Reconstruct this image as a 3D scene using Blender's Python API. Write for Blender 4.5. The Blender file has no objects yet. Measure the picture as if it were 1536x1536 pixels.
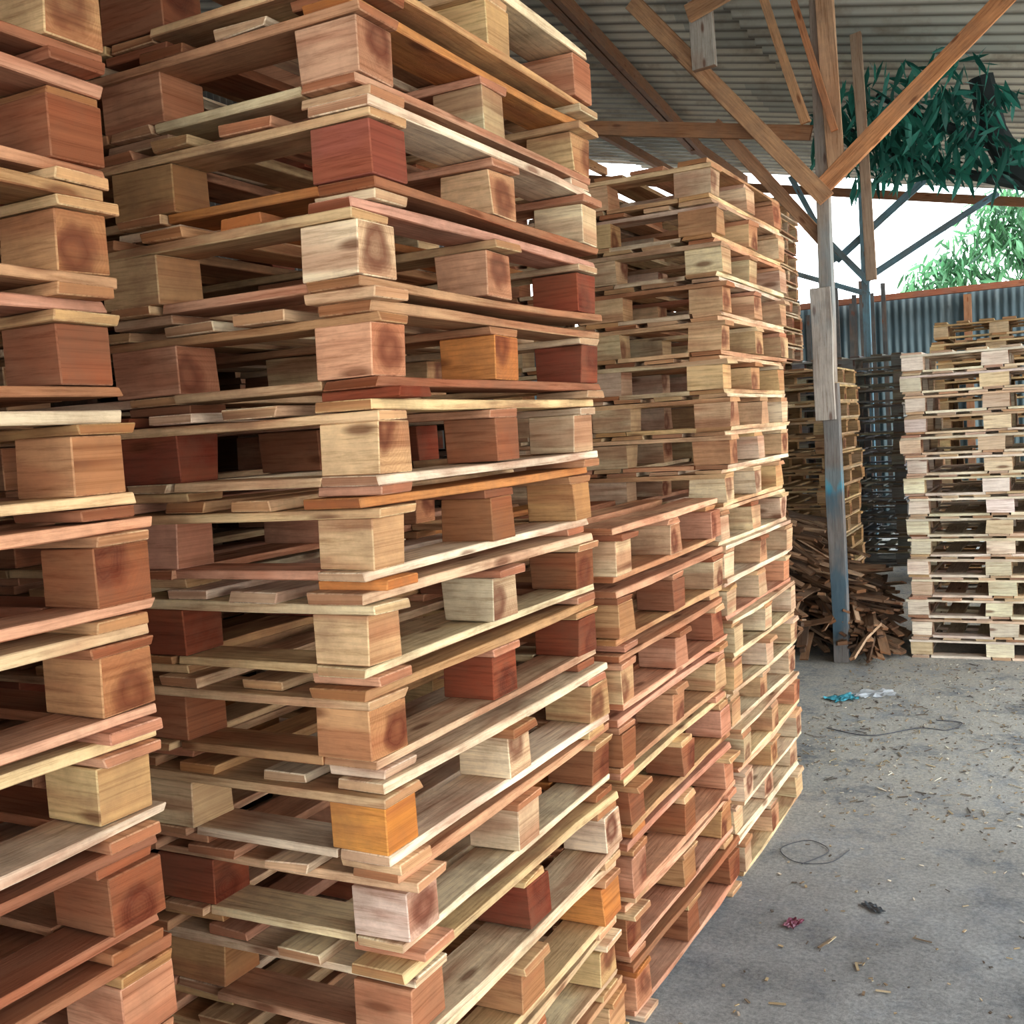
import bpy, math, random
from mathutils import Vector, Matrix
random.seed(7)
S=bpy.context.scene
COLL=S.collection

# ------------------------------------------------------------------ mesh builder
class MB:
    def __init__(s): s.V=[];s.F=[];s.UV=[];s.U2=[];s.C=[];s.M=[]
def piece(mb,c,ax,ay,az,L,W,T,col,heart=0,n=1,warp=0.0,jit=0.0014,taper=0.0,side=0.0,mi=0):
    R=random
    ou=R.uniform(0,60);ov=R.uniform(0,60)
    cy=R.uniform(-.35,.35)*W;cz=R.uniform(-.35,.35)*T
    b=len(mb.V)
    for i in range(n+1):
        t=i/n;s=-L/2+L*t
        k=(1-(2*t-1)**2)
        o=c+ax*s+az*(warp*k)+ay*(side*k)
        w=W*(1-taper*t)
        for (sy,sz) in ((-1,-1),(1,-1),(1,1),(-1,1)):
            mb.V.append(tuple(o+ay*(sy*w/2+R.uniform(-jit,jit)*(1.6 if n>1 else 1))+az*(sz*T/2+R.uniform(-jit,jit)*.6)+ax*(R.uniform(-jit,jit)*1.8)))
    per=[0,W,W+T,2*W+T,2*W+2*T]
    for i in range(n):
        for j in range(4):
            k=(j+1)%4
            mb.F.append((b+4*i+j,b+4*i+k,b+4*(i+1)+k,b+4*(i+1)+j))
            u0=ou+L*i/n;u1=ou+L*(i+1)/n;v0=ov+per[j];v1=ov+per[j+1]
            mb.UV+= [(u0,v0),(u0,v1),(u1,v1),(u1,v0)]
            mb.U2+= [(9,9)]*4
            mb.C+= [(col[0],col[1],col[2],0.0)]*4
            mb.M.append(mi)
    cs=((-1,-1),(1,-1),(1,1),(-1,1))
    for (base,order) in ((b,(3,2,1,0)),(b+4*n,(0,1,2,3))):
        mb.F.append(tuple(base+q for q in order))
        for q in order:
            sy,sz=cs[q]
            mb.UV.append((ou+sy*W/2*.15,ov+sz*T/2))
            mb.U2.append((sy*W/2-cy,sz*T/2-cz))
            mb.C.append((col[0]*.76,col[1]*.64,col[2]*.56,float(heart)))
        mb.M.append(mi)
def finish(mb,name,mats,bevel=0,origin=(0,0,0),smooth=False):
    o=Vector(origin)
    me=bpy.data.meshes.new(name)
    me.from_pydata([(v[0]-o.x,v[1]-o.y,v[2]-o.z) for v in mb.V],[],mb.F)
    u=me.uv_layers.new(name="wood");u.data.foreach_set("uv",[x for p in mb.UV for x in p])
    u=me.uv_layers.new(name="endc");u.data.foreach_set("uv",[x for p in mb.U2 for x in p])
    a=me.color_attributes.new("pcol",'FLOAT_COLOR','CORNER');a.data.foreach_set("color",[x for p in mb.C for x in p])
    for m in mats: me.materials.append(m)
    me.polygons.foreach_set("material_index",mb.M)
    if smooth: me.polygons.foreach_set("use_smooth",[True]*len(me.polygons))
    me.update()
    ob=bpy.data.objects.new(name,me);ob.location=o;COLL.objects.link(ob)
    if bevel:
        m=ob.modifiers.new("bev",'BEVEL');m.width=bevel;m.segments=1;m.limit_method='ANGLE'
    return ob
def addpoly(mb,vs,faces,col,mi=0):
    b=len(mb.V);mb.V+= [tuple(v) for v in vs]
    for f in faces:
        mb.F.append(tuple(b+i for i in f))
        for i in f:
            mb.UV.append((vs[i][0]+vs[i][1]*.3,vs[i][2]));mb.U2.append((9,9));mb.C.append((col[0],col[1],col[2],0))
        mb.M.append(mi)
def tube(mb,pts,rad,col,mi=0,n=8):
    b=len(mb.V);pts=[Vector(p) for p in pts]
    for i,p in enumerate(pts):
        d=(pts[min(i+1,len(pts)-1)]-pts[max(i-1,0)]).normalized()
        a=d.cross(Vector((0.13,0.2,1))).normalized() if abs(d.z)<.95 else d.cross(Vector((1,0,0))).normalized()
        c=d.cross(a)
        for k in range(n):
            t=2*math.pi*k/n
            mb.V.append(tuple(p+(a*math.cos(t)+c*math.sin(t))*rad[i]))
    for i in range(len(pts)-1):
        for k in range(n):
            q=(k+1)%n
            mb.F.append((b+i*n+k,b+i*n+q,b+(i+1)*n+q,b+(i+1)*n+k))
            mb.UV+=[(i*.3,k*.1),(i*.3,k*.1+.1),(i*.3+.3,k*.1+.1),(i*.3+.3,k*.1)]
            mb.U2+=[(9,9)]*4;mb.C+=[(col[0],col[1],col[2],0)]*4;mb.M.append(mi)

# ------------------------------------------------------------------ materials
def newmat(name):
    m=bpy.data.materials.new(name);m.use_nodes=True
    nt=m.node_tree;bs=nt.nodes["Principled BSDF"]
    return m,nt,bs
def N(nt,t,**k):
    n=nt.nodes.new(t)
    for a,b in k.items(): setattr(n,a,b)
    return n
def ramp(nt,stops):
    r=N(nt,"ShaderNodeValToRGB")
    e=r.color_ramp.elements
    while len(e)<len(stops): e.new(.5)
    for i,(p,c) in enumerate(stops):
        e[i].position=p;e[i].color=(c[0],c[1],c[2],1) if hasattr(c,'__len__') else (c,c,c,1)
    return r
def mix(nt,bt,fac,a,b):
    m=N(nt,"ShaderNodeMix",data_type='RGBA',blend_type=bt)
    if isinstance(fac,(int,float)): m.inputs[0].default_value=fac
    else: nt.links.new(fac,m.inputs[0])
    for i,x in ((6,a),(7,b)):
        if isinstance(x,tuple): m.inputs[i].default_value=(x[0],x[1],x[2],1)
        else: nt.links.new(x,m.inputs[i])
    return m.outputs[2]
def wood_mat(name,heartcol=(.37,.125,.06),heartfac=.85,rough=.82,thr=(.48,.61),dirt=0.25,dirtcol=(.20,.115,.07)):
    m,nt,bs=newmat(name);L=nt.links.new
    at=N(nt,"ShaderNodeAttribute",attribute_name="pcol")
    uv=N(nt,"ShaderNodeUVMap",uv_map="wood")
    mp=N(nt,"ShaderNodeMapping");mp.inputs[3].default_value=(2.6,48,1);L(uv.outputs[0],mp.inputs[0])
    n1=N(nt,"ShaderNodeTexNoise");n1.inputs["Scale"].default_value=2.2;n1.inputs["Detail"].default_value=8;n1.inputs["Roughness"].default_value=.75;n1.inputs["Distortion"].default_value=.3
    L(mp.outputs[0],n1.inputs["Vector"])
    r1=ramp(nt,[(.28,(.50,.39,.31)),(.5,(.95,.93,.91)),(.72,(1.14,1.12,1.09))]);L(n1.outputs[0],r1.inputs[0])
    mp2=N(nt,"ShaderNodeMapping");mp2.inputs[3].default_value=(1.6,9,1);L(uv.outputs[0],mp2.inputs[0])
    n2=N(nt,"ShaderNodeTexNoise");n2.inputs["Scale"].default_value=1.3;n2.inputs["Detail"].default_value=3;n2.inputs["Distortion"].default_value=.5
    L(mp2.outputs[0],n2.inputs["Vector"])
    r2=ramp(nt,[(thr[0],0.0),(thr[1],heartfac)]);L(n2.outputs[0],r2.inputs[0])
    hc=mix(nt,'MIX',.6,at.outputs["Color"],heartcol)
    c=mix(nt,'MIX',r2.outputs[0],at.outputs["Color"],hc)
    # knots
    mp3=N(nt,"ShaderNodeMapping");mp3.inputs[3].default_value=(1.8,6,1);L(uv.outputs[0],mp3.inputs[0])
    vo=N(nt,"ShaderNodeTexVoronoi",voronoi_dimensions='2D');vo.inputs["Scale"].default_value=1.0;L(mp3.outputs[0],vo.inputs["Vector"])
    r3=ramp(nt,[(.03,.7),(.07,0.0)]);L(vo.outputs["Distance"],r3.inputs[0])
    c=mix(nt,'MIX',r3.outputs[0],c,(.16,.05,.02))
    # end grain heart
    u2=N(nt,"ShaderNodeUVMap",uv_map="endc")
    ln=N(nt,"ShaderNodeVectorMath",operation='LENGTH');L(u2.outputs[0],ln.inputs[0])
    nd=N(nt,"ShaderNodeTexNoise");nd.inputs["Scale"].default_value=22;nd.inputs["Detail"].default_value=4
    ad2=N(nt,"ShaderNodeVectorMath",operation='ADD');L(u2.outputs[0],ad2.inputs[0]);L(at.outputs["Color"],ad2.inputs[1]);L(ad2.outputs[0],nd.inputs["Vector"])
    md=N(nt,"ShaderNodeMath",operation='MULTIPLY_ADD');L(nd.outputs[0],md.inputs[0]);md.inputs[1].default_value=.05;L(ln.outputs["Value"],md.inputs[2])
    r4=ramp(nt,[(.028,.6),(.044,.95),(.054,.7),(.068,0.0)]);L(md.outputs[0],r4.inputs[0])
    mm=N(nt,"ShaderNodeMath",operation='MULTIPLY');L(r4.outputs[0],mm.inputs[0]);L(at.outputs["Alpha"],mm.inputs[1])
    c=mix(nt,'MIX',mm.outputs[0],c,(.13,.028,.014))
    # growth rings on every end face that has a heart
    sn=N(nt,"ShaderNodeMath",operation='MULTIPLY');L(md.outputs[0],sn.inputs[0]);sn.inputs[1].default_value=1100
    s2=N(nt,"ShaderNodeMath",operation='SINE');L(sn.outputs[0],s2.inputs[0])
    s4=N(nt,"ShaderNodeMath",operation='MULTIPLY_ADD');L(s2.outputs[0],s4.inputs[0]);s4.inputs[1].default_value=.12;s4.inputs[2].default_value=.12
    s5=N(nt,"ShaderNodeMath",operation='MULTIPLY');L(s4.outputs[0],s5.inputs[0]);L(at.outputs["Alpha"],s5.inputs[1])
    c=mix(nt,'MIX',s5.outputs[0],c,(.25,.10,.05))
    c=mix(nt,'MULTIPLY',1.0,c,r1.outputs[0])
    tc=N(nt,"ShaderNodeTexCoord");dn=N(nt,"ShaderNodeTexNoise");dn.inputs["Scale"].default_value=6;dn.inputs["Detail"].default_value=7;dn.inputs["Roughness"].default_value=.7;L(tc.outputs["Object"],dn.inputs["Vector"])
    dr=ramp(nt,[(.44,0.0),(.70,dirt)]);L(dn.outputs[0],dr.inputs[0])
    c=mix(nt,'MIX',dr.outputs[0],c,dirtcol)
    L(c,bs.inputs["Base Color"])
    bs.inputs["Roughness"].default_value=rough
    bs.inputs["Specular IOR Level"].default_value=.1
    bp=N(nt,"ShaderNodeBump");bp.inputs["Strength"].default_value=.6;bp.inputs["Distance"].default_value=.0025;L(n1.outputs[0],bp.inputs["Height"]);L(bp.outputs[0],bs.inputs["Normal"])
    return m
M_new=wood_mat("fresh_sawn_pallet_wood",dirt=.5)
M_pale=wood_mat("pale_lit_pallet_wood",dirt=.25,heartfac=.45,thr=(.55,.66))  # pale wood for the right stacks, with strong light put into the colour
M_old=wood_mat("weathered_pallet_wood",heartcol=(.2,.1,.05),heartfac=.5,dirt=.45,dirtcol=(.16,.14,.12))
M_beam=wood_mat("roof_timber",heartcol=(.3,.13,.06),heartfac=.6,dirt=.35,dirtcol=(.16,.14,.12))

def post_mat():
    m=wood_mat("painted_post_wood",heartcol=(.2,.12,.08),heartfac=.5,dirt=.4,dirtcol=(.2,.17,.15))
    nt=m.node_tree;L=nt.links.new;bs=nt.nodes["Principled BSDF"]
    src=bs.inputs["Base Color"].links[0].from_socket
    tc=N(nt,"ShaderNodeTexCoord");n=N(nt,"ShaderNodeTexNoise");n.inputs["Scale"].default_value=9;n.inputs["Detail"].default_value=6
    mp=N(nt,"ShaderNodeMapping");mp.inputs[3].default_value=(1,1,.35);L(tc.outputs["Object"],mp.inputs[0]);L(mp.outputs[0],n.inputs["Vector"])
    sp=N(nt,"ShaderNodeSeparateXYZ");L(tc.outputs["Object"],sp.inputs[0])
    zr=N(nt,"ShaderNodeMapRange");zr.inputs[1].default_value=0;zr.inputs[2].default_value=4;L(sp.outputs[2],zr.inputs[0])
    zm=ramp(nt,[(0,.9),(.14,.7),(.20,.3),(.25,.95),(.275,.95),(.29,.2),(.40,.10),(.55,.5),(.7,.25),(1,.0)]);L(zr.outputs[0],zm.inputs[0])
    r=ramp(nt,[(.42,1.0),(.56,.15)]);L(n.outputs[0],r.inputs[0])
    mu=N(nt,"ShaderNodeMath",operation='MULTIPLY');L(r.outputs[0],mu.inputs[0]);L(zm.outputs[0],mu.inputs[1])
    zc=ramp(nt,[(.0,(.05,.11,.15)),(.24,(.08,.17,.22)),(.255,(.03,.45,.62)),(.275,(.03,.45,.62)),(.29,(.2,.3,.34)),(1,(.35,.45,.5))]);L(zr.outputs[0],zc.inputs[0])
    c=mix(nt,'MIX',mu.outputs[0],src,zc.outputs[0]);L(c,bs.inputs["Base Color"]);return m
M_post=post_mat()
PER=.19
def roof_mat():
    m,nt,bs=newmat("corrugated_roof_sheet");L=nt.links.new
    tc=N(nt,"ShaderNodeTexCoord")
    mp=N(nt,"ShaderNodeMapping");mp.inputs[3].default_value=(.45,1.0/(PER*5),.0001);L(tc.outputs["Object"],mp.inputs[0])
    v=N(nt,"ShaderNodeTexWhiteNoise",noise_dimensions='2D')
    fl=N(nt,"ShaderNodeVectorMath",operation='FLOOR');L(mp.outputs[0],fl.inputs[0]);L(fl.outputs[0],v.inputs["Vector"])
    r=ramp(nt,[(0,(.56,.56,.50)),(.5,(.72,.69,.60)),(1,(.82,.77,.66))]);L(v.outputs["Value"],r.inputs[0])
    n=N(nt,"ShaderNodeTexNoise");n.inputs["Scale"].default_value=2.5;n.inputs["Detail"].default_value=8;n.inputs["Roughness"].default_value=.7;L(tc.outputs["Object"],n.inputs["Vector"])
    r2=ramp(nt,[(.5,0.0),(.72,.7)]);L(n.outputs[0],r2.inputs[0])
    c=mix(nt,'MIX',r2.outputs[0],r.outputs[0],(.30,.20,.12))
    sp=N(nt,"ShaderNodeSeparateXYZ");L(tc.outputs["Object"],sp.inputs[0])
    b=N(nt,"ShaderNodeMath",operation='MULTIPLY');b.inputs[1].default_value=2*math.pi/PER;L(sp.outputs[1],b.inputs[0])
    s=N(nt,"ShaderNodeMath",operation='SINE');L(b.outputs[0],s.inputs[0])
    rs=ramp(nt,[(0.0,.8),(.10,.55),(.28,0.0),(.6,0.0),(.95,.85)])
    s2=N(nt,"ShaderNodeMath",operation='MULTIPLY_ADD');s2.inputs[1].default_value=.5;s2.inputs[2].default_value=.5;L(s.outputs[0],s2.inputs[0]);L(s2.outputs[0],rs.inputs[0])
    c=mix(nt,'MIX',rs.outputs[0],c,(.13,.11,.09))   # ridge shading painted into the colour: dark crests and flutes
    L(c,bs.inputs["Base Color"])
    bs.inputs["Roughness"].default_value=.55;bs.inputs["Metallic"].default_value=.05
    return m
def wallmetal_mat(name,cols):
    m,nt,bs=newmat(name);L=nt.links.new
    tc=N(nt,"ShaderNodeTexCoord")
    mp=N(nt,"ShaderNodeMapping");mp.inputs[3].default_value=(3,3,.5);L(tc.outputs["Object"],mp.inputs[0])
    n=N(nt,"ShaderNodeTexNoise");n.inputs["Scale"].default_value=1.5;n.inputs["Detail"].default_value=8;L(mp.outputs[0],n.inputs["Vector"])
    r=ramp(nt,[(.3,cols[0]),(.55,cols[1]),(.75,cols[2])]);L(n.outputs[0],r.inputs[0]);L(r.outputs[0],bs.inputs["Base Color"])
    bs.inputs["Roughness"].default_value=.6
    return m
def floor_mat():
    m,nt,bs=newmat("dusty_concrete");L=nt.links.new
    tc=N(nt,"ShaderNodeTexCoord")
    n=N(nt,"ShaderNodeTexNoise");n.inputs["Scale"].default_value=1.6;n.inputs["Detail"].default_value=10;n.inputs["Roughness"].default_value=.74;L(tc.outputs["Object"],n.inputs["Vector"])
    r=ramp(nt,[(.34,(.24,.24,.245)),(.5,(.46,.46,.46)),(.66,(.68,.68,.665))]);L(n.outputs[0],r.inputs[0])
    f=N(nt,"ShaderNodeTexNoise");f.inputs["Scale"].default_value=70;f.inputs["Detail"].default_value=6;f.inputs["Roughness"].default_value=.85;L(tc.outputs["Object"],f.inputs["Vector"])
    rf=ramp(nt,[(.32,.5),(.6,1.1)]);L(f.outputs[0],rf.inputs[0])
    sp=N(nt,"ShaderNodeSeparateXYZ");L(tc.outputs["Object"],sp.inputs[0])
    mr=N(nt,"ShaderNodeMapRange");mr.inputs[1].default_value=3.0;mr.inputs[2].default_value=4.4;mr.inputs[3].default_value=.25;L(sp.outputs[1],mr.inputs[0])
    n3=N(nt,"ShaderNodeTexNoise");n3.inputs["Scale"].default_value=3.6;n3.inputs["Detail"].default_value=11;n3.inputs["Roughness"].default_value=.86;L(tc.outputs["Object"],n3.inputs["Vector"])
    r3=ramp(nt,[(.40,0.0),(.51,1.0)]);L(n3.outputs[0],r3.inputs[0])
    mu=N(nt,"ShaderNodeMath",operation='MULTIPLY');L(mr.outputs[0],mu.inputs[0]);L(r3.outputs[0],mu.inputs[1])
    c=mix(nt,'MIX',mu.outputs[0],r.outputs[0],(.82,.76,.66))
    c=mix(nt,'MULTIPLY',1.0,c,rf.outputs[0]);L(c,bs.inputs["Base Color"])
    bs.inputs["Roughness"].default_value=.8
    bp=N(nt,"ShaderNodeBump");bp.inputs["Strength"].default_value=.9;bp.inputs["Distance"].default_value=.025
    ad=N(nt,"ShaderNodeMath",operation='ADD');L(n3.outputs[0],ad.inputs[0]);L(f.outputs[0],ad.inputs[1]);L(ad.outputs[0],bp.inputs["Height"]);L(bp.outputs[0],bs.inputs["Normal"])
    return m
def leaf_mat(name,a,b,tr=.35):
    m,nt,bs=newmat(name);L=nt.links.new
    at=N(nt,"ShaderNodeAttribute",attribute_name="pcol")
    tc=N(nt,"ShaderNodeTexCoord");n=N(nt,"ShaderNodeTexNoise");n.inputs["Scale"].default_value=4;L(tc.outputs["Object"],n.inputs["Vector"])
    c=mix(nt,'MIX',n.outputs[0],a,b);c=mix(nt,'MULTIPLY',1.0,c,at.outputs["Color"]);L(c,bs.inputs["Base Color"])
    bs.inputs["Roughness"].default_value=.4
    t=N(nt,"ShaderNodeBsdfTranslucent");L(c,t.inputs[0]);ms=N(nt,"ShaderNodeMixShader");ms.inputs[0].default_value=tr
    L(bs.outputs[0],ms.inputs[1]);L(t.outputs[0],ms.inputs[2]);L(ms.outputs[0],nt.nodes["Material Output"].inputs[0])
    return m
def flat_mat(name,col,rough=.6,alpha=1,scale=30):
    m,nt,bs=newmat(name);L=nt.links.new
    tc=N(nt,"ShaderNodeTexCoord");n=N(nt,"ShaderNodeTexNoise");n.inputs["Scale"].default_value=scale;L(tc.outputs["Object"],n.inputs["Vector"])
    c=mix(nt,'MIX',n.outputs[0],tuple(x*.65 for x in col),tuple(min(1,x*1.2) for x in col));L(c,bs.inputs["Base Color"])
    bs.inputs["Roughness"].default_value=rough;bs.inputs["Alpha"].default_value=alpha
    return m
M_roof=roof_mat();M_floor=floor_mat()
M_wall=wallmetal_mat("weathered_blue_metal",((.035,.055,.06),(.09,.13,.14),(.19,.22,.22)))
M_wall2=wallmetal_mat("rusty_dark_metal",((.04,.035,.03),(.08,.065,.05),(.14,.11,.08)))
M_bark=flat_mat("bark",(.035,.045,.045),.9,1,12)
M_leafd=leaf_mat("mango_leaf_dark",(.02,.14,.12),(.07,.30,.22),.5)
M_leafl=leaf_mat("mango_leaf_light",(.05,.16,.07),(.17,.32,.16),.5)

# ------------------------------------------------------------------ pallets
CREAM=(.82,.60,.36);PALE=(.90,.75,.53);PINK=(.75,.44,.28);TAN=(.64,.39,.21);RED=(.33,.10,.055);ORA=(.72,.34,.12);BRN=(.42,.20,.11)
def wcol(kind,block=False):
    r=random.random()
    if kind=='A':
        t=[(.34,CREAM),(.20,PALE),(.25,PINK),(.13,TAN),(.01,RED),(.02,ORA),(.05,BRN)]
    elif kind=='R': t=[(.22,CREAM),(.07,PALE),(.30,PINK),(.22,TAN),(.03,RED),(.03,ORA),(.13,BRN)]
    elif kind=='B': t=[(.34,CREAM),(.52,PALE),(.10,PINK),(.03,TAN),(.01,BRN)]
    elif kind=='W': t=[(.22,(.84,.68,.48)),(.68,(.92,.83,.68)),(.10,(.80,.58,.44))]  # pale wood lightened further to stand in for overexposure
    elif kind=='Y': t=[(.5,(.78,.58,.34)),(.3,(.68,.48,.27)),(.2,(.84,.66,.42))]
    elif kind=='K': t=[(.5,(.12,.065,.035)),(.3,(.17,.09,.05)),(.2,(.24,.14,.08))]  # dark wood tones standing in for shade in the gaps
    else:           t=[(.5,(.46,.48,.47)),(.3,(.54,.51,.43)),(.2,(.34,.38,.41))]
    if block and kind in 'AR':
        if r<.15: t=[(1,RED)]
        elif r<.27: t=[(1,BRN)]
    s=0;c=t[-1][1];r=random.random()
    for w,cc in t:
        s+=w
        if r<s: c=cc;break
    k=random.uniform(.78,1.04)
    return (min(.93,c[0]*k),min(.93,c[1]*k*random.uniform(.95,1.04)),min(.93,c[2]*k*random.uniform(.92,1.08)))
LAY={'A':(.017,.016,.082,.016,.018),'B':(.0,.014,.075,.014,.013)}
Z=Vector((0,0,1))
def pallet(mb,cx,cy,z,rz,W,D,lay,kind,blockcol=None,seg=4):
    f,bt,bl,st,dk=LAY[lay]
    X=Vector((math.cos(rz),math.sin(rz),0));Y=Vector((-math.sin(rz),math.cos(rz),0))
    O=Vector((cx,cy,z));R=random
    tilt=R.uniform(-.003,.003)
    def put(x,y,zz,d,L,Wd,T,**k):
        c=O+X*x+Y*y+Z*(zz+tilt*x)
        if d=='x': piece(mb,c,X,Y,Z,L,Wd,T,k.pop('col',None) or wcol(kind),**k)
        else: piece(mb,c,Y,-X,Z,L,Wd,T,k.pop('col',None) or wcol(kind),**k)
    ex=W/2-.06;ey=D/2-.055
    if f:
        for sx in (-1,1):
            for sy in (-1,1):
                if R.random()<.85: put(sx*(ex-.005)+R.uniform(-.015,.01),sy*(ey-.01),f/2,'x',R.uniform(.11,.15),.09,f-.001)
        put(0,-ey+.01,f/2,'x',.14,.09,f-.001);put(0,ey-.01,f/2,'x',.14,.09,f-.001)
    z0=f+bt/2
    for x in (-ex,0,ex):
        put(x,R.uniform(-.01,.01),z0,'y',D-R.uniform(0,.012),R.uniform(.088,.11),bt-.001,n=seg,warp=R.uniform(-.004,.002),side=R.uniform(-.008,.008),jit=.0023)
    for y in (-ey,ey):
        for s in (-1,1):
            put(s*(ex/2),y+R.uniform(-.008,.008),z0,'x',ex-.108,.095,bt-.001)
    z0=f+bt+bl/2
    for ix,x in enumerate((-ex,0,ex)):
        for iy,y in enumerate((-ey,0,ey)):
            bw=R.uniform(.104,.118) if ix!=1 else R.uniform(.13,.15)
            cc=blockcol if (blockcol and ix==2 and iy==0) else wcol(kind,True)
            put(x+R.uniform(-.008,.005),y+R.uniform(-.008,.008),z0,'x',bw,R.uniform(.086,.10),bl-.001,heart=R.uniform(.75,1) if R.random()<.55 else R.uniform(0,.12),col=cc,jit=.002)
    z0=f+bt+bl+st/2
    for y in (-ey,0,ey):
        put(R.uniform(-.01,.01),y+R.uniform(-.01,.01),z0,'x',W+R.uniform(-.015,.012),R.uniform(.085,.11),st-.001,n=seg,warp=R.uniform(-.002,.001),jit=.0023)
    z0=f+bt+bl+st+dk/2
    nd=6;
    for i in range(nd):
        x=-ex+2*ex*i/(nd-1)+(R.uniform(-.012,.012) if 0<i<nd-1 else 0)
        put(x,R.uniform(-.012,.012),z0,'y',D+R.uniform(-.018,.014),R.uniform(.08,.11),dk-.001,n=seg,warp=R.uniform(-.002,.002),side=R.uniform(-.008,.008),jit=.0023)
def stack(name,xr,y0,n,lay='A',kind='A',W=.95,D=.88,z0=0,dxs=None,jit=.016,rj=.018,mat=None,bevel=0,blockcols=None,rot=0,seg=4,lean=0):
    mb=MB();p=sum(LAY[lay])
    for i in range(n):
        dx=(dxs.get(i,0) if dxs else 0)+random.uniform(-jit,jit)*(0.3 if dxs else 1)
        pallet(mb,xr-W/2+dx+lean*i*p,y0+D/2+random.uniform(-jit,jit),z0+i*p,rot+random.uniform(-rj,rj),W,D,lay,kind,(blockcols or {}).get(i),seg)
    return finish(mb,name,[mat or M_new],bevel,(xr-W/2,y0+D/2,z0))
P='pallet_stack'
stack(P,-1.15,.20,16,kind='R',bevel=.0018,jit=.014)
stack(P,-.924,1.327,15,kind='A',bevel=.0018,
  dxs={13:.02,12:.02,11:.03,10:.012,9:0,8:-.03,7:-.025,6:-.035,5:-.01,4:-.01,3:.0,14:.02},
  blockcols={5:(.76,.38,.11),12:(.36,.13,.09),11:PALE,10:PINK,9:CREAM,8:CREAM,7:CREAM,13:(.66,.42,.28),4:(.78,.62,.52),6:TAN})
stack(P,-.93,2.27,8,kind='R',bevel=.0018,D=.86)
stack(P,-.92,3.17,19,lay='B',kind='B',W=.8,D=.82,jit=.016,rj=.02)
for (xr,y0,n) in ((-2.2,.1,14),(-2.0,1.25,15),(-2.0,2.25,13),(-2.05,3.25,13),(-3.1,1.0,14),(-3.1,2.2,14),(-3.2,3.5,13)):  # rear rows added to block light behind the front stacks
    stack(P,xr,y0,n,kind='K',seg=1,mat=M_old)
stack(P,-2.33,10.0,23,kind='B',W=.9,D=.85,jit=.02,seg=1)
stack(P,-1.38,7.32,15,lay='B',kind='Y',W=1.0,D=.98,jit=.02,seg=1,mat=M_old)
stack(P,-2.45,7.4,13,lay='B',kind='Y',W=1.0,D=.98,jit=.02,seg=1,mat=M_old)
stack(P,-1.3,10.2,13,kind='D',W=1.0,D=.9,jit=.02,seg=1,mat=M_old)
stack(P,.13,6.42,15,lay='B',kind='W',W=.965,D=.85,jit=.014,rj=.02,seg=2,mat=M_pale)
stack(P,1.16,6.50,14,lay='B',kind='W',W=.965,D=.85,jit=.014,rj=.02,seg=1,mat=M_pale)
stack(P,.02,9.1,14,kind='Y',W=.95,D=.88,jit=.03,rj=.04,seg=1,mat=M_old)
stack(P,1.1,9.1,15,kind='Y',W=.95,D=.88,jit=.03,rj=.04,seg=1,mat=M_old)

# ------------------------------------------------------------------ floor, walls, roof
me=bpy.data.meshes.new("floor");me.from_pydata([(-14,-12,0),(14,-12,0),(14,30,0),(-14,30,0)],[],[(0,1,2,3)]);me.materials.append(M_floor)
fl=bpy.data.objects.new("floor",me);COLL.objects.link(fl)

def corrug(name,p0,du,dv,LU,LV,per,amp,nrm,mat,nv=2):
    p0=Vector(p0);du=Vector(du).normalized();dv=Vector(dv).normalized();nrm=Vector(nrm).normalized()
    ns=int(round(LU/per*8));vs=[];fs=[]
    for i in range(ns+1):
        s=per*i/8;h=amp*math.sin(2*math.pi*s/per)
        for j in range(nv):
            vs.append(tuple(p0+du*s+dv*(LV*j/(nv-1))+nrm*h))
    for i in range(ns):
        for j in range(nv-1):
            a=i*nv+j;fs.append((a,a+1,a+nv+1,a+nv))
    me=bpy.data.meshes.new(name);me.from_pydata(vs,[],fs);me.materials.append(mat)
    me.polygons.foreach_set("use_smooth",[True]*len(fs))
    ob=bpy.data.objects.new(name,me);COLL.objects.link(ob);return ob
sl=.21
def rz(x): return 3.93-sl*(x+1.92)
dvec=Vector((1,0,-sl))
ceil=None;nf=math.sqrt(1+sl*sl)
Y0=-PER*26;LYT=PER*(26+66)  # front overhang is unseen, added to block sky light
for k,(xa,xb,lift,ly) in enumerate(((-7.0,-4.3,.08,LYT),(-4.5,-1.6,.04,LYT),(-1.8,1.9,0.0,LYT),(1.8,4.3,-.04,PER*(26+16)))):  # last sheet: unseen canopy added to shade the foreground
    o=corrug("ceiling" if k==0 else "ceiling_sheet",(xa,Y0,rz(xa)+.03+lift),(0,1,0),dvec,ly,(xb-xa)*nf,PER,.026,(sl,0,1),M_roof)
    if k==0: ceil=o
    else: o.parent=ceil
corrug("wall_back",(-8,13.6,0),(1,0,0),(0,0,1),13,2.74,.085,.011,(0,1,0),M_wall)
corrug("wall_left",(-6.8,-4.9,0),(0,1,0),(0,0,1),18.3,4.9,.085,.011,(1,0,0),M_wall2)  # unseen side wall, raised to the roof to block light
corrug("front_light_blocker",(-6.8,-1.65,0),(1,0,0),(0,0,1),5.0,3.9,.085,.011,(0,1,0),M_wall2)  # unseen panel behind the camera, added to cut light from the front

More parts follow.
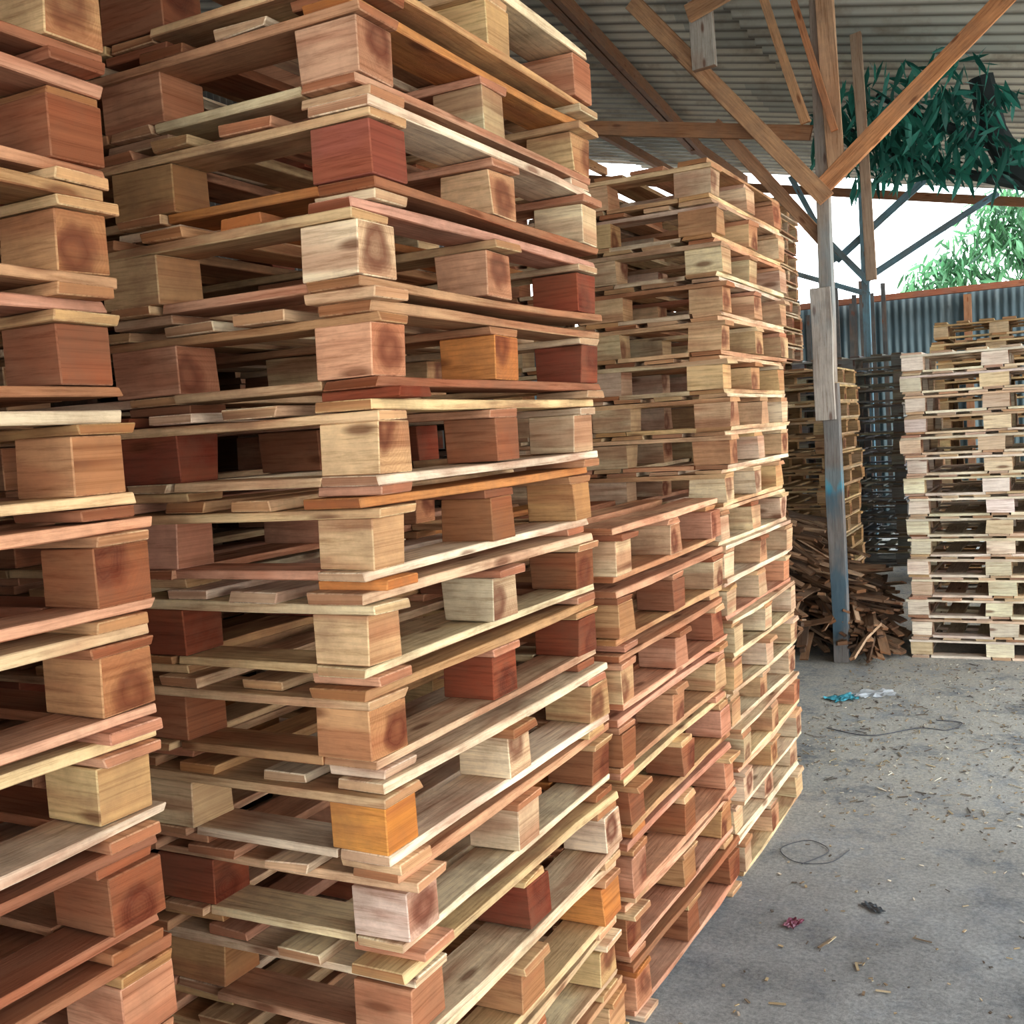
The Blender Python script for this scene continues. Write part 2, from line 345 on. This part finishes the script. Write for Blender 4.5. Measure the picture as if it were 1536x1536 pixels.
def stick(mb,a,b,W,T,col,n=1,up=None,**k):
    a=Vector(a);b=Vector(b);ax=(b-a).normalized()
    u=Vector(up or (0,0,1))
    if abs(ax.dot(u))>.95: u=Vector((0,1,0))
    ay=u.cross(ax).normalized();az=ax.cross(ay).normalized()
    piece(mb,(a+b)/2,ax,ay,az,(b-a).length,W,T,col,n=n,**k)
BC=(.50,.27,.13);BD=(.26,.14,.08)
mb=MB();stick(mb,(-8,13.5,2.74),(5,13.5,2.78),.08,.07,(.25,.10,.06),n=6)
for x in (-7,-5,-3,-1,1,3): stick(mb,(x,13.5,0),(x,13.5,2.7),.08,.08,BD)
finish(mb,"wall_back_frame",[M_beam])
mb=MB()
for i in range(14):
    x=-3.3+i*.11+random.uniform(-.03,.03)
    stick(mb,(x,13.25,0),(x+random.uniform(-.04,.04),13.25,2.75+random.uniform(-.25,.25)),.05,.03,(.08,.08,.08))
finish(mb,"picket_fence",[M_old])

mb=MB()
def Tm(a,b,W,T,c,n=3,**k): stick(mb,a,b,W,T,c,n=n,jit=.003,**k)
for x in (-6.2,-4.9,-4.0,.9):
    Tm((x,-4.8,rz(x)-.055),(x,12.3,rz(x)-.055),.05,.09,random.choice((BD,BC)),n=8)
Tm((-2.35,3.0,rz(-2.35)-.065),(-3.26,10.6,rz(-3.26)-.065),.06,.11,BD,n=6)
Tm((-2.29,3.0,rz(-2.29)-.065),(-3.19,10.6,rz(-3.19)-.065),.04,.10,BD,n=6)
Tm((-3.2,10.4,rz(-3.2)-.075),(-3.2,12.3,rz(-3.2)-.075),.06,.09,BD)
Tm((4.1,-4.8,rz(4.1)-.12),(4.1,2.9,rz(4.1)-.12),.05,.09,BC,n=4)
for y in (1.2,12.3):
    Tm((-6.9,y,rz(-6.9)-.15),(1.8 if y>5 else 4.2,y,rz(1.8 if y>5 else 4.2)-.15),.05,.09,BD,n=6)
for p in ((4.1,2.9),(4.1,-1.3),(4.1,-4.8)): Tm((p[0],p[1],0),(p[0],p[1],rz(4.1)-.12),.09,.09,BC)
Tm((1.8,12.2,0),(1.8,12.2,rz(1.8)-.12),.09,.09,BC)
finish(mb,"roof_timbers",[M_beam],0,(0,6,4))
mb=MB();px,py=-1.18,6.23
GR=(.30,.27,.25)
stick(mb,(px,py,0),(px-.01,py,1.60),.085,.085,GR,n=5,jit=.004)
stick(mb,(px-.012,py+.0,1.6),(px,py+.0,3.70),.075,.07,(.46,.38,.31),n=5,jit=.003)
piece(mb,Vector((px-.03,py-.062,1.76)),Vector((0,0,1)),Vector((1,0,0)),Vector((0,1,0)),.74,.11,.035,(.58,.52,.46),n=3,jit=.003)
finish(mb,"support_post",[M_post],.002,(px,py,0))
mb=MB()
def YB(a,b,W,T,c,n=3):
    a=Vector(a);b=Vector(b);ax=(b-a).normalized();ay=Vector((0,-1,0)).cross(ax).normalized();az=ax.cross(ay)
    piece(mb,(a+b)/2,ax,ay,az,(b-a).length,W,T,c,n=n,jit=.003)
YB((px-.02,py-.06,2.66),(-.20,py-.06,3.50),.095,.035,(.66,.34,.17))
YB((px+.03,py-.10,2.60),(-2.22,py-.10,3.90),.095,.035,(.62,.38,.22))
YB((px-.01,py+.06,2.38),(-1.80,py+.06,3.16),.07,.035,(.55,.33,.2))
YB((-3.6,py+.02,3.47),(px-.06,py+.02,3.0),.08,.03,(.45,.25,.14))
YB((-1.79,py-.14,3.42),(-1.80,py-.14,3.84),.13,.05,(.50,.46,.40),n=1)
YB((-1.86,py-.19,3.72),(-1.60,py-.19,3.80),.10,.03,(.62,.38,.22),n=1)
YB((px+.08,py-.06,2.75),(px+.05,py-.06,3.68),.09,.03,(.58,.38,.24),n=2)
YB((px-.06,py-.14,3.02),(px-.26,py-.14,3.72),.05,.03,(.60,.36,.2),n=2)
YB((px+.09,py-.14,2.95),(px-.10,py-.14,3.68),.04,.03,(.55,.27,.14),n=2)
YB((px+.16,py+.5,2.2),(px+.12,py+.5,3.64),.06,.04,(.40,.30,.22),n=2)
finish(mb,"truss_braces",[M_beam],.0015,(px,py,3))
mb=MB();BL=(.20,.34,.42)
stick(mb,(-1.79,11.4,0),(-1.79,11.4,3.8),.07,.07,BL,n=2)
stick(mb,(.9,11.4,0),(.9,11.4,3.25),.07,.07,BL,n=2)
YB((-2.3,11.36,3.38),(-1.75,11.36,2.72),.06,.03,BL,2)
YB((-1.79,11.36,2.75),(-.55,11.36,3.42),.06,.03,BL,2)
YB((-2.07,11.42,2.98),(-1.15,11.42,3.70),.07,.03,BL,2)
YB((-2.07,11.42,2.98),(-2.5,11.42,3.9),.06,.03,BL,2)
YB((-2.6,11.38,2.95),(-1.75,11.38,2.6),.05,.03,BL,2)
finish(mb,"rear_frame_post",[M_old],0,(-1.79,11.4,0))

# ------------------------------------------------------------------ offcut pile
mb=MB();random.seed(11)
SC=[(.26,.16,.10),(.42,.27,.17),(.17,.11,.075),(.60,.42,.28),(.32,.19,.11)]
def hgt(x,y):
    t=min(1,max(0,(-.95-x)/.75));h=.12+.80*t**.8
    e=min(1,max(0,(y-5.9)/.35))*1.0
    return h*(.35+.65*e)
for i in range(1000):
    x=random.uniform(-2.2,-1.0);y=random.uniform(6.0,7.0)
    h=hgt(x,y);z=random.uniform(.02,1)**.6*h
    L=random.uniform(.25,.6)
    az=random.gauss(-.15,.35) if z>.42 else random.gauss(-1.15,.45)
    el=random.gauss(-.30,.16) if z>.42 else random.gauss(-.12,.14)
    d=Vector((math.cos(az)*math.cos(el),math.sin(az)*math.cos(el),math.sin(el)))
    c=Vector((x,y,max(z,.03+abs(d.z)*L/2)))
    if abs(c.x-px)<.12+abs(d.x)*L/2 and abs(c.y-py)<.1+abs(d.y)*L/2 : c.y+=.35
    if c.x+d.x*L/2>-.86: c.x-=.25
    stick(mb,c-d*L/2,c+d*L/2,random.uniform(.02,.06),random.uniform(.008,.02),random.choice(SC),n=2,warp=random.uniform(-.02,.02),jit=.002,up=(random.uniform(-.6,.6),random.uniform(-.6,.6),1))
finish(mb,"wood_offcut_pile",[M_old],0,(-1.6,6.5,0))

# ------------------------------------------------------------------ litter
mb=MB()
for i in range(4200):
    y=random.choice((random.uniform(3.6,6.3),random.uniform(3.9,6.3),random.uniform(1.5,6.3)));x=random.uniform(-.86,2.2) if y<4.2 else random.uniform(-1.1,2.2)
    a=random.uniform(0,math.pi);L=random.uniform(.004,.018) if random.random()<.88 else random.uniform(.02,.06)
    d=Vector((math.cos(a),math.sin(a),0))
    stick(mb,Vector((x,y,.003))-d*L/2,Vector((x,y,.004))+d*L/2,random.uniform(.002,.008),.002,random.choice([(.5,.4,.25),(.3,.24,.17),(.6,.5,.35),(.15,.13,.11),(.8,.74,.62)]),jit=.0005)
finish(mb,"sawdust_litter",[M_old])
def ribbon(name,pts,r,mat):
    mb=MB();tube(mb,pts,[r]*len(pts),(.1,.1,.1),0,6);return finish(mb,name,[mat],0,pts[0],True)
M_cable=flat_mat("black_cable",(.08,.08,.09),.5)
def curvept(ctrl,n):
    out=[]
    for i in range(n):
        t=i/(n-1)*(len(ctrl)-1);k=min(int(t),len(ctrl)-2);f=t-k
        p=[Vector(ctrl[max(0,min(len(ctrl)-1,k+q))]) for q in(-1,0,1,2)]
        out.append(.5*((2*p[1])+(-p[0]+p[2])*f+(2*p[0]-5*p[1]+4*p[2]-p[3])*f*f+(-p[0]+3*p[1]-3*p[2]+p[3])*f**3))
    return out
ribbon("strapping_cord",curvept([(-1.0,4.85,.004),(-.8,4.78,.004),(-.62,4.95,.004),(-.5,4.95,.004),(-.45,5.08,.004),(-.56,5.10,.004)],40),.0022,M_cable)
ribbon("cable_loop",curvept([(-.78,3.32,.003),(-.72,3.45,.003),(-.80,3.52,.003),(-.87,3.42,.003),(-.80,3.33,.003),(-.70,3.36,.003),(-.66,3.48,.003)],40),.0013,M_cable)
def crumple(name,c,r,col,h=.02,rough=.5,alpha=1):
    c=Vector(c);n=9;vs=[];fs=[]
    for i in range(n):
        for j in range(n):
            x=(i/(n-1)-.5)*2;y=(j/(n-1)-.5)*2
            rr=1+random.uniform(-.2,.2)
            vs.append((x*r[0]*rr,y*r[1]*rr,.002+random.uniform(0,h)))
    for i in range(n-1):
        for j in range(n-1):
            a=i*n+j;fs.append((a,a+n,a+n+1,a+1))
    me=bpy.data.meshes.new(name);me.from_pydata(vs,[],fs);me.materials.append(flat_mat(name+"_mat",col,rough,alpha))
    ob=bpy.data.objects.new(name,me);ob.location=c;ob.rotation_euler=(0,0,random.uniform(0,3));COLL.objects.link(ob)
crumple("blue_cloth_scrap",(-1.02,5.38,0),(.07,.05),(.08,.35,.42),.015)
crumple("plastic_bag_scrap",(-.90,5.49,0),(.10,.06),(.6,.62,.64),.02,.3,.6)
crumple("candy_wrapper",(-.714,2.905,0),(.03,.018),(.20,.06,.09),.008,.3)
crumple("dry_leaf",(-.525,3.08,0),(.035,.016),(.08,.09,.10),.006)

# ------------------------------------------------------------------ trees
def leaves(mb,c,r,n,L,col=(1,1,1),droop=.9,mi=1):
    c=Vector(c)
    for i in range(n):
        while 1:
            q=Vector((random.uniform(-1,1),random.uniform(-1,1),random.uniform(-1,1)))
            if q.length<1: break
        p=c+Vector((q.x*r[0],q.y*r[1],q.z*r[2]))
        p.z=min(p.z,rz(p.x)-.06) if p.y<12.6 else p.z
        d=Vector((random.gauss(0,.6),random.gauss(0,.6),-droop+random.gauss(0,.45))).normalized()
        if p.y<12.6: d.z=-abs(d.z)
        s=d.cross(Vector((random.gauss(0,1),random.gauss(0,1),random.gauss(0,1)))).normalized()
        nn=d.cross(s);l=L*random.uniform(.6,1.2);w=l*.10
        vs=[p,p+d*l*.35+s*w-nn*w*.3,p+d*l*.7+s*w*.8-nn*w*.3,p+d*l+nn*w*-.6,p+d*l*.7-s*w*.8-nn*w*.3,p+d*l*.35-s*w-nn*w*.3,p+d*l*.5]
        k=random.uniform(.4,1.5)
        addpoly(mb,vs,[(0,1,6),(1,2,6),(2,3,6),(3,4,6),(4,5,6),(5,0,6)],(col[0]*k,col[1]*k,col[2]*k),mi)
random.seed(5)
mb=MB()
tube(mb,[(1.9,8.1,0),(1.8,8.05,.8),(1.4,8.0,1.6),(.7,7.95,2.25),(.0,7.9,2.72),(-.28,7.88,2.95),(-.40,7.85,3.2),(-.46,7.8,3.55)],[.17,.15,.13,.115,.10,.095,.085,.075],(1,1,1))
tube(mb,[(-.1,7.9,2.80),(-.5,7.8,2.92),(-.95,7.7,3.1),(-1.3,7.6,3.35)],[.05,.035,.02,.01],(1,1,1))
tube(mb,[(-.45,7.85,3.15),(-.8,7.6,3.3),(-1.05,7.4,3.45)],[.05,.03,.015],(1,1,1))
tube(mb,[(.75,7.95,2.25),(.6,7.8,2.8),(.2,7.6,3.2),(-.1,7.5,3.35)],[.06,.05,.035,.02],(1,1,1))
for c,r,n in (((-.85,7.6,3.28),(.36,.5,.18),210),((-1.25,7.5,3.32),(.3,.4,.2),130),((-.70,7.6,3.08),(.36,.4,.18),140),((-1.05,7.7,3.10),(.25,.3,.16),70),((-.5,7.5,3.36),(.3,.2,.14),70),((-.3,7.5,2.98),(.3,.2,.18),60),((-.8,7.0,3.45),(.5,.3,.1),70),((.3,7.7,2.75),(.3,.3,.3),120)):
    leaves(mb,c,r,n,.19)
finish(mb,"mango_tree",[M_bark,M_leafd],0,(1.9,8.1,0))
mb=MB()
tube(mb,[(.2,16.5,0),(.1,16.4,1.5),(-.2,16.3,2.6),(-.6,16.2,3.6)],[.16,.13,.1,.05],(1,1,1))
tube(mb,[(-.2,16.3,2.6),(-.9,16.0,3.1),(-1.5,15.8,3.4)],[.06,.04,.02],(1,1,1))
for c,r,n in (((-.9,15.9,3.4),(.8,.5,.5),520),((-1.5,15.8,3.2),(.5,.4,.35),260),((-.2,16,3.9),(.8,.5,.7),620),((-.8,16,3.95),(.5,.5,.35),250),((.6,16,3.6),(.8,.6,.9),350)):
    leaves(mb,c,r,n,.24)
finish(mb,"mango_tree",[M_bark,M_leafl],0,(.2,16.5,0))

# ------------------------------------------------------------------ light
w=bpy.data.worlds.new("sky");S.world=w;w.use_nodes=True
nt=w.node_tree;bg=nt.nodes["Background"]
tc=N(nt,"ShaderNodeTexCoord");sp=N(nt,"ShaderNodeSeparateXYZ");nt.links.new(tc.outputs["Generated"],sp.inputs[0])
r=ramp(nt,[(0.0,(.50,.50,.48)),(.5,(.95,.98,1.0)),(.62,(.88,.95,1.0)),(1.0,(.70,.85,1.0))])
mr=N(nt,"ShaderNodeMapRange");mr.inputs[1].default_value=-1;mr.inputs[2].default_value=1;nt.links.new(sp.outputs[2],mr.inputs[0]);nt.links.new(mr.outputs[0],r.inputs[0])
nt.links.new(r.outputs[0],bg.inputs[0]);bg.inputs[1].default_value=5.0
sun=bpy.data.lights.new("sun","SUN");sun.energy=3.0;sun.angle=math.radians(5);sun.color=(1,.96,.9)
so=bpy.data.objects.new("sun",sun);so.location=(0,0,10);COLL.objects.link(so)
so.rotation_euler=Vector((-.5,.25,-.83)).to_track_quat('-Z','Y').to_euler()

# ------------------------------------------------------------------ camera
cam=bpy.data.cameras.new("camera");co=bpy.data.objects.new("camera",cam);COLL.objects.link(co)
cam.sensor_width=36;cam.lens=1600/1536*36;cam.clip_start=.02
yaw=math.radians(27.7);th=math.radians(4.22);ro=math.atan(.061)
F=Vector((-math.sin(yaw),math.cos(yaw),0));Rh=Vector((math.cos(yaw),math.sin(yaw),0))
fwd=F*math.cos(th)-Z*math.sin(th);up=F*math.sin(th)+Z*math.cos(th);dn=-up
cr=Rh*math.cos(ro)+dn*math.sin(ro);cd=-Rh*math.sin(ro)+dn*math.cos(ro)
mt=Matrix((cr,-cd,-fwd)).transposed().to_4x4();mt.translation=Vector((0,0,1.425))
co.matrix_world=mt
S.camera=co
S.view_settings.view_transform='Standard'
S.view_settings.look='None'
S.view_settings.exposure=.36
S.view_settings.gamma=.84
